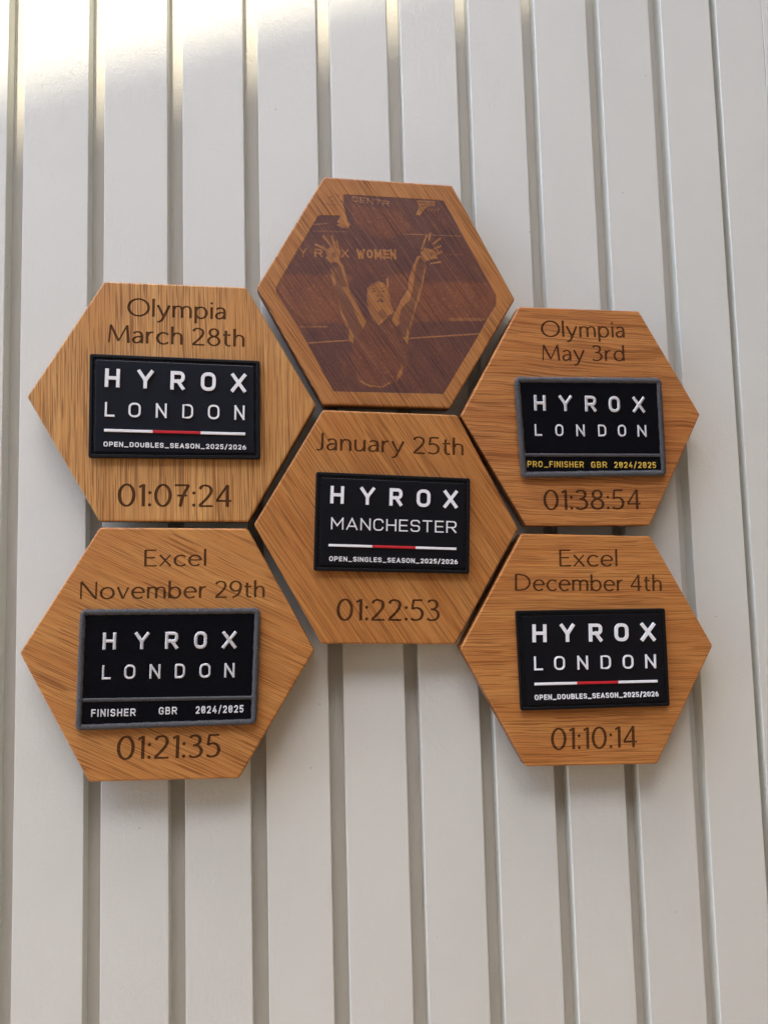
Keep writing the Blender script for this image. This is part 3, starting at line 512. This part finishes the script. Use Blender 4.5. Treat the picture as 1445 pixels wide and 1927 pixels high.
# ------------------------------------------------------------------ plaques
def inset(P, d):
    P = np.asarray(P, float); m = len(P); out = []
    for i in range(m):
        a, p, b = P[i - 1], P[i], P[(i + 1) % m]
        u = (p - a) / np.linalg.norm(p - a); w = (b - p) / np.linalg.norm(b - p)
        n1 = np.array([-u[1], u[0]]); n2 = np.array([-w[1], w[0]])
        # intersect the two inward-shifted edges (counter-clockwise outline)
        A_ = np.array([[u[0], -w[0]], [u[1], -w[1]]]); r = (p + n2 * d) - (p + n1 * d); t = np.linalg.solve(A_, r)
        out.append(p + n1 * d + u * t[0])
    return np.array(out)
THK = 10.
WOODS = {  # grain angle, light tone, dark tone, waviness, pore strength
 'UL': (-89.5, (.79, .44, .15), (.64, .315, .095), .15, .9),
 'T':  (-56, (.61, .285, .088), (.49, .205, .058), .12, 1.0),
 'C':  (-57, (.67, .315, .088), (.54, .22, .054), .25, .8),
 'UR': (-3,  (.68, .31, .09), (.54, .21, .054), 1.1, .8),
 'LL': (-27, (.71, .35, .10), (.58, .245, .065), .5, .9),
 'LR': (-2,  (.70, .325, .09), (.57, .228, .058), .7, .8)}
LABELS = {
 'UL': 'hexagonal oak plaque engraved Olympia March 28th and 01:07:24 with upright grain',
 'T': 'topmost hexagonal oak plaque engraved with a picture of a woman raising both arms',
 'C': 'central hexagonal oak plaque engraved January 25th and 01:22:53 with slanting grain',
 'UR': 'hexagonal oak plaque engraved Olympia May 3rd and 01:38:54 with level grain',
 'LL': 'hexagonal oak plaque engraved Excel November 29th and 01:21:35 with slanting grain',
 'LR': 'hexagonal oak plaque engraved Excel December 4th and 01:10:14 with level grain'}

def build_plaque(key):
    d = LAY['P'][key]; cx, cz = d['c']; org = (cx, T, cz)
    out = np.array(d['out'])
    if area(out) < 0: out = out[::-1]
    t = thing('hexagonal_plaque', LABELS[key], 'plaque', org, 'hexagonal plaques on the slatted wall')
    ang, ca, cb, wavy, pore = WOODS[key]
    seed = {'UL': 3.1, 'T': 11.7, 'C': 23.3, 'UR': 37.9, 'LL': 51.2, 'LR': 64.8}[key]
    wm = wood_mat('oak_' + LABELS[key].split(' engraved ')[1][:12].strip().lower().replace(' ', '_'), ang, ca, cb, wavy, seed, pore=pore)
    rings = [(1.15, 0.0), (.62, .14), (.26, .42), (.06, .85), (0, 1.4), (0, THK - 1.0), (.25, THK - .25), (1.0, THK)]
    V, F = [], []
    loops = []
    for ins_, y in rings:
        q = round_poly([tuple(p) for p in inset(out, ins_)], 2.0 - ins_ * .6, 4)
        loops.append((len(V), len(q))); V += [(p[0], y, p[1]) for p in q]
    for (a, n), (b, _) in zip(loops, loops[1:]):
        for i in range(n): j = (i + 1) % n; F.append((a + i, b + i, b + j, a + j))
    a, n = loops[-1]; F.append(tuple(a + i for i in range(n))[::-1])
    top = np.array([(x, z) for x, _, z in V[:n]])
    polys = []
    for e in d.get('engr', []): polys.append(hum_text(*e))
    flat = [q for g in polys for q in g]
    if key == 'T':
        hexin = inset(out, 8.0); flat = [hexin]
        # burnt marks that lie outside are carried by the picture as well
    Vc, Fc, ins_, oin = cdt(flat, top)
    b0 = len(V); V += [(p[0], 0., p[1]) for p in Vc]
    F += [tuple(int(i) + b0 for i in f) for f in Fc[oin & ~ins_]]
    bo = mesh_obj('board', V, F, wm, t, org)
    bo.data.materials.append(wood_mat('sawn_oak_edge', ang, ca, cb, wavy, seed, burn='edge', pore=pore))
    n_ = loops[0][1]; k0 = 3 * n_; k1 = 7 * n_ + 1
    mi = np.zeros(len(bo.data.polygons), int); mi[k0:k1] = 1; bo.data.polygons.foreach_set('material_index', mi)
    # engraved lettering: floor sunk into the board with burnt walls
    if key != 'T':
        em = wood_mat('burnt_oak_engraving', ang, ca, cb, wavy, seed, burn='engrave', pore=pore)
        names = ['engraved_date', 'engraved_time'] if len(polys) == 2 else ['engraved_place', 'engraved_date', 'engraved_time']
        c = Vc[Fc].mean(1)
        for nm, g in zip(names, polys):
            sel = np.zeros(len(Fc), bool)
            for p in g: sel |= inside(c, p)
            sel &= ins_
            v, f = relief(Vc, Fc[sel], .35, 0.)
            f2 = [x if len(x) == 3 else x[::-1] for x in f]
            mesh_obj(nm, v, f2, em, t, org)
    # hanging pads between plaque and wall
    pv, pf = [], []
    for sx, sz in ((-1, -1), (1, -1), (-1, 1), (1, 1)):
        x, z = cx + sx * 26, cz + sz * 24; vv, ff = box(x - 11, x + 11, THK, T + .3, z - 11, z + 11)
        mesh_obj('mounting_pad', vv, ff, VELCRO, t, org)
    return t, wm, org, out
plq = {k: build_plaque(k) for k in ('UL', 'T', 'C', 'UR', 'LL', 'LR')}

# ------------------------------------------------------------------ the burnt picture on the top plaque
def seg_dist(P, poly):
    dmin = np.full(len(P), 1e9); poly = np.asarray(poly, float)
    for i in range(len(poly)):
        a, b = poly[i], poly[(i + 1) % len(poly)]; ab = b - a
        t_ = np.clip(((P - a) @ ab) / (ab @ ab + 1e-12), 0, 1); q = P - a - t_[:, None] * ab
        dmin = np.minimum(dmin, np.hypot(q[:, 0], q[:, 1]))
    return dmin
def soft(P, poly, s=.22):
    poly = np.asarray(poly, float); lo, hi = poly.min(0) - 1.5 * s, poly.max(0) + 1.5 * s
    m = (P[:, 0] > lo[0]) & (P[:, 0] < hi[0]) & (P[:, 1] > lo[1]) & (P[:, 1] < hi[1]); out = np.zeros(len(P))
    if m.any():
        sd = seg_dist(P[m], poly) * np.where(inside(P[m], poly), 1, -1); out[m] = np.clip(.5 + sd / (2 * s), 0, 1)
    return out
def build_picture():
    t, _, org, out = plq['T']; ang, ca, cb, wavy, pore = WOODS['T']
    pm = wood_mat('burnt_picture_oak', ang, ca, cb, wavy, 11.7, pic=True, pore=pore)
    H = inset(out, 8.0); c = H.mean(0); n = 250; V = []; F = []; idx = {}
    def vid(p):
        k = (round(p[0] * 2000), round(p[1] * 2000))
        if k not in idx: idx[k] = len(V); V.append(p)
        return idx[k]
    for s in range(6):
        a, b = H[s], H[(s + 1) % 6]
        g = [[vid(c + (a - c) * (i - j) / n + (b - c) * j / n) for j in range(i + 1)] for i in range(n + 1)]
        for i in range(n):
            for j in range(i + 1):
                F.append((g[i][j], g[i + 1][j], g[i + 1][j + 1]))
                if j < i: F.append((g[i][j], g[i + 1][j + 1], g[i][j + 1]))
    P = np.array(V) - np.array(LAY['P']['T']['c'])
    pc = LAY['pic']
    ar = soft(P, pc['area'], .2); tone = np.full(len(P), .93); red = np.full(len(P), .12)
    for tt, rr, poly in pc['shapes']:
        big = (np.ptp(np.array(poly), axis=0)).max() > 14 and tt > .7
        m = soft(P, poly, 1.2 if big else .16); m = m * (1 if not big else .9)
        tone = tone * (1 - m) + tt * m; red = red * (1 - m) + rr * m
    for s, x0, z0, x1, z1, cap in pc['text']:
        w = .16 if s != 'WOMEN' else .21
        for ch, g in sans_text_paths(s, x0, z0, x1, z1, cap, w * cap):
            for path, cl in g:
                sg = np.full(len(P), 1e9); lo = path.min(0) - 1; hi = path.max(0) + 1
                m = (P[:, 0] > lo[0]) & (P[:, 0] < hi[0]) & (P[:, 1] > lo[1]) & (P[:, 1] < hi[1])
                if not m.any(): continue
                dd = np.full(m.sum(), 1e9)
                for a, b in zip(path[:-1], path[1:]):
                    ab = b - a; q0 = P[m] - a; tt = np.clip((q0 @ ab) / (ab @ ab + 1e-12), 0, 1); q = q0 - tt[:, None] * ab; dd = np.minimum(dd, np.hypot(q[:, 0], q[:, 1]))
                k = np.clip(.5 + (w * cap / 2 - dd) / .35, 0, 1); tone[m] = tone[m] * (1 - k) + (.0 if s == 'WOMEN' else .12) * k
    # broken, grainy tone as a laser leaves it
    a = math.radians(ang); al = P @ np.array([math.cos(a), math.sin(a)]); ac = P @ np.array([-math.sin(a), math.cos(a)])
    def vn(x, y, sd):
        r = np.random.default_rng(sd).random((256, 256)); xi, yi = np.floor(x).astype(int), np.floor(y).astype(int); fx, fy = x - xi, y - yi
        fx = fx * fx * (3 - 2 * fx); fy = fy * fy * (3 - 2 * fy); g = lambda i, j: r[i % 256, j % 256]
        return (g(xi, yi) * (1 - fx) + g(xi + 1, yi) * fx) * (1 - fy) + (g(xi, yi + 1) * (1 - fx) + g(xi + 1, yi + 1) * fx) * fy
    sk = vn(al / 9, ac / .55, 1); bl = vn(P[:, 0] / 9, P[:, 1] / 9, 2)
    tone = tone - .16 * np.clip(sk - .62, 0, 1) / .38 * (tone > .4) - .07 * (bl - .5)
    gr = rng.normal(0, .06, len(P)); tone = np.where(tone < .36, tone * .6 + .07 + .25 * np.clip(sk - .6, 0, 1), tone + gr)
    dots = vn(P[:, 0] / .8 + 40, P[:, 1] / .8, 5); d2 = vn(P[:, 0] / .45, P[:, 1] / .45 + 9, 6)
    tone = np.where((tone > .6), tone - .34 * np.clip(dots - .72, 0, 1) / .28 * np.clip(red * 1.3, .25, 1) - .10 * (d2 - .5), tone)
    red = np.clip(red + .35 * (bl - .5), 0, 1)
    burn = np.clip(tone, 0, 1) * ar
    for poly in pc['dark']: burn = np.maximum(burn, .75 * soft(P, poly, .2))
    o = mesh_obj('engraved_picture', [(p[0], .0 + .10 * b_, p[1]) for p, b_ in zip(V, burn)], F, pm, t, org, label='dark burnt picture of a woman raising both arms before a crowd')
    at = o.data.attributes.new('burn', 'FLOAT', 'POINT'); at.data.foreach_set('value', burn.astype(np.float32))
    at = o.data.attributes.new('red', 'FLOAT', 'POINT'); at.data.foreach_set('value', red.astype(np.float32))
build_picture()

# ------------------------------------------------------------------ patches
def bilin(quad):
    q = np.array(quad)  # TL TR BR BL
    return lambda u, v: (q[0] * (1 - u) * (1 - v) + q[1] * u * (1 - v) + q[2] * u * v + q[3] * (1 - u) * v)
def frame_pts(quad, i, r, n=4):
    q = np.array(quad)[::-1]   # counter-clockwise
    return round_poly([tuple(p) for p in inset(q, i)], r, n)
def loft(rings, cap_front=False, cap_back=False):
    V, F = [], []; L = []
    for P, y in rings: L.append(len(V)); V += [(p[0], y, p[1]) for p in P]
    n = len(rings[0][0])
    for a, b in zip(L, L[1:]):
        for i in range(n): j = (i + 1) % n; F.append((a + i, b + i, b + j, a + j))
    if cap_front: F.append(tuple(range(n)))
    if cap_back: F.append(tuple(L[-1] + i for i in range(n))[::-1])
    return V, F
PLAB = {
 'UL': ('black rubber patch reading HYROX LONDON on the Olympia March 28th plaque', 'rubber patches on plaques'),
 'C': ('black rubber patch reading HYROX MANCHESTER on the central plaque', 'rubber patches on plaques'),
 'LR': ('black rubber patch reading HYROX LONDON OPEN_DOUBLES on the December 4th plaque', 'rubber patches on plaques'),
 'UR': ('woven patch with grey edge and yellow PRO_FINISHER lettering on the May 3rd plaque', 'woven patches on plaques'),
 'LL': ('woven patch with grey edge and white FINISHER lettering on the November 29th plaque', 'woven patches on plaques')}
def lettering(t, d, org, y0, kind):
    for e in d['big']:
        w = (.178 if kind == 'rub' else .17) * e[5]
        for ch, g in sans_text_paths(*e, w):
            if kind == 'rub': raised('letter', g, w, y0 - 1.0, y0 + .2, WHITE_RUB, t, org)
            else: satin('letter', g, w * 1.1, y0 + .05, .42, WHITE_THR, t, org)
    for e in d['mid']:
        w = (.105 if len(e[0]) > 1 else .125 if kind == 'rub' else .135) * e[5]
        for ch, g in sans_text_paths(*e, w, gap=.19):
            if kind == 'rub': raised('letter', g, w, y0 - .8, y0 + .2, WHITE_RUB, t, org)
            else: satin('letter', g, w * 1.1, y0 + .05, .4, WHITE_THR, t, org)
    for e in d['small']:
        s = e[0]; w = (.18 if kind == 'rub' else .17) * e[5]
        if kind != 'rub' and '/' in s: s = s.replace('20', '2Z')
        g = [p for ch, gg in sans_text_paths(s, *e[1:], w, gap=.22) for p in gg]
        if kind == 'rub': raised('caption', g, w, y0 - .6, y0 + .2, WHITE_RUB, t, org)
        else: satin('caption', g, w * 1.05, y0 + .05, .38, GOLD_THR if 'PRO' in LABEL_NOW else WHITE_THR, t, org, step=.2)
for key in ('UL', 'C', 'LR'):
    d = LAY['P'][key]; q = np.array(d['patch']); c = q.mean(0); org = (c[0], 0, c[1]); LABEL_NOW = PLAB[key][0]
    t = thing('rubber_patch', PLAB[key][0], 'patch', org, PLAB[key][1])
    Q = d['patch']
    y = -3.1
    v, f = loft([(frame_pts(Q, 2.1, .3), y + .95), (frame_pts(Q, 1.9, .4), y + .25), (frame_pts(Q, 1.6, .5), y), (frame_pts(Q, .5, .9), y), (frame_pts(Q, .12, 1.1), y + .2), (frame_pts(Q, 0, 1.2), y + .6), (frame_pts(Q, 0, 1.2), -1.3), (frame_pts(Q, .4, 1.), -1.2)], cap_back=True)
    mesh_obj('rim', v, f, BLK_RIM, t, org)
    v, f = loft([(frame_pts(Q, 3.7, .5), y - .15), (frame_pts(Q, 3.45, .6), y - .05), (frame_pts(Q, 3.35, .6), y + .3), (frame_pts(Q, 3.2, .6), y + .9), (frame_pts(Q, 1.9, .4), y + .95)], cap_front=True)
    mesh_obj('face', v, f, SKY_TINT_RUB if key == 'UL' else BLK_RUB, t, org)
    v, f = loft([(frame_pts(Q, .7, .8), -1.25), (frame_pts(Q, .7, .8), .0)]); mesh_obj('hook_backing', v, f, VELCRO, t, org)
    # row of stitches sunk in the channel round the face
    loop = inset(q[::-1], 2.75); SV, SF = [], []
    for i in range(4):
        a, b = loop[i], loop[(i + 1) % 4]; L = np.linalg.norm(b - a); u = (b - a) / L; w = np.array([-u[1], u[0]]); k = int(L / 2.3)
        for m in range(k):
            s = (m + .5) / k * L; p = a + u * s
            base = len(SV); hl, hw = .8, .34
            jj = rng.normal(0, .05)
            for du, dw, yy in ((-hl, -hw, .9), (hl, -hw, .9), (hl, hw, .9), (-hl, hw, .9), (-hl * .6, -hw * .4, .45 + jj), (hl * .6, -hw * .4, .45 + jj), (hl * .6, hw * .4, .45 + jj), (-hl * .6, hw * .4, .45 + jj)):
                pp = p + u * du + w * (dw); SV.append((pp[0], y + yy, pp[1]))
            SF += [tuple(base + i_ for i_ in f_) for f_ in ((4, 5, 6, 7), (0, 1, 5, 4), (1, 2, 6, 5), (2, 3, 7, 6), (3, 0, 4, 7))]
    o = mesh_obj('stitching', SV, SF, STITCH, t, org); o['kind'] = 'stuff'
    lettering(t, d, org, y - .15, 'rub')
    bx0, bz0, bx1, bz1, bt, fa, fb = d['bar']; a = np.array((bx0, bz0)); b = np.array((bx1, bz1)); u = (b - a) / np.linalg.norm(b - a)
    w = np.array([-u[1], u[0]]) * bt
    for s0, s1, mt, hh, lb in ((0, fa - .001, WHITE_RUB, .9, 'white length of the three part bar'), (fa, fb, RED_RUB, .85, 'red middle of the three part bar'), (fb + .001, 1, WHITE_RUB, .9, 'white length of the three part bar')):
        p0, p1 = a + (b - a) * s0, a + (b - a) * s1
        R_ = np.array([p0, p1, p1 + w, p0 + w])
        v, f = loft([(inset(R_, .14), y - .15 - hh), (inset(R_, .03), y - .15 - hh + .1), (R_, y - .15 - hh + .25), (R_, y)], cap_front=True)
        mesh_obj('bar', v, f, mt, t, org, label=lb)

def merrow(Q, width, hgt, y_base, parent, org):
    """overlocked edge: a fat rounded band of slanting threads"""
    c = frame_pts(Q, width / 2, 1.6, 6); c = np.vstack([c, c[:1]]); seg = np.linalg.norm(np.diff(c, axis=0), axis=1); L = seg.sum()
    step = .17; n = int(L / step); s = np.linspace(0, L, n, endpoint=False); cs = np.r_[0, np.cumsum(seg)]
    P = np.stack([np.interp(s, cs, c[:, 0]), np.interp(s, cs, c[:, 1])], 1)
    d_ = np.roll(P, -2, 0) - np.roll(P, 2, 0); d_ /= np.linalg.norm(d_, axis=1)[:, None]; nn = np.stack([d_[:, 1], -d_[:, 0]], 1)  # outward for ccw
    m = 10; V = []; F = []; per = .9; wob = np.cumsum(rng.normal(0, .012, n)); wob -= np.linspace(wob[0], wob[-1], n)
    amp = .5 + .5 * rng.random(n // 4 + 2)
    for i in range(n):
        ed = 1 + .05 * math.sin(s[i] * .9) + .04 * math.sin(s[i] * .37 + 1)
        for j in range(m):
            a = math.pi * 1.16 * j / (m - 1) - .04     # 0 inner edge .. past pi tucks under the outer edge
            ph = 2 * math.pi * (s[i] + wob[i] + .55 * (j / (m - 1))) / per
            rr = 1 + .15 * math.cos(ph) * amp[i // 4]
            off = -math.cos(a) * width / 2 * rr * ed; h = math.sin(a) * hgt * rr
            q = P[i] + nn[i] * off
            V.append((q[0], min(y_base - h, -.05) , q[1]))
    for i in range(n):
        k = (i + 1) % n
        for j in range(m - 1): F.append((i * m + j, k * m + j, k * m + j + 1, i * m + j + 1))
    F = [x[::-1] for x in F]
    return mesh_obj('edge_binding', V, F, GREY_THR, parent, org, smooth=True)
for key in ('UR', 'LL'):
    d = LAY['P'][key]; q = np.array(d['patch']); c = q.mean(0); org = (c[0], 0, c[1]); LABEL_NOW = PLAB[key][0]
    t = thing('woven_patch', PLAB[key][0], 'patch', org, PLAB[key][1]); Q = d['patch']
    v, f = loft([(frame_pts(Q, 2.2, 1.), -2.5), (frame_pts(Q, 1.2, 1.), -2.5), (frame_pts(Q, 1.2, 1.), -1.3)], cap_front=True, cap_back=True)
    mesh_obj('twill_field', v, f, TWILL, t, org)
    v, f = loft([(frame_pts(Q, 1.6, .8), -1.35), (frame_pts(Q, 1.6, .8), .0)]); mesh_obj('hook_backing', v, f, VELCRO, t, org)
    merrow(Q, 3.7 if key == 'UR' else 3.3, 1.35, -2.0, t, org)
    lettering(t, d, org, -2.5, 'wov')
    bx0, bz0, bx1, bz1, bt = d['bar'][:5]
    satin('divider', [(np.array([(bx0, bz0 + bt * .3), (bx1, bz1 + bt * .3)]), False)], bt * .85, -2.45, .55, GREY_THR, t, org, step=.2)
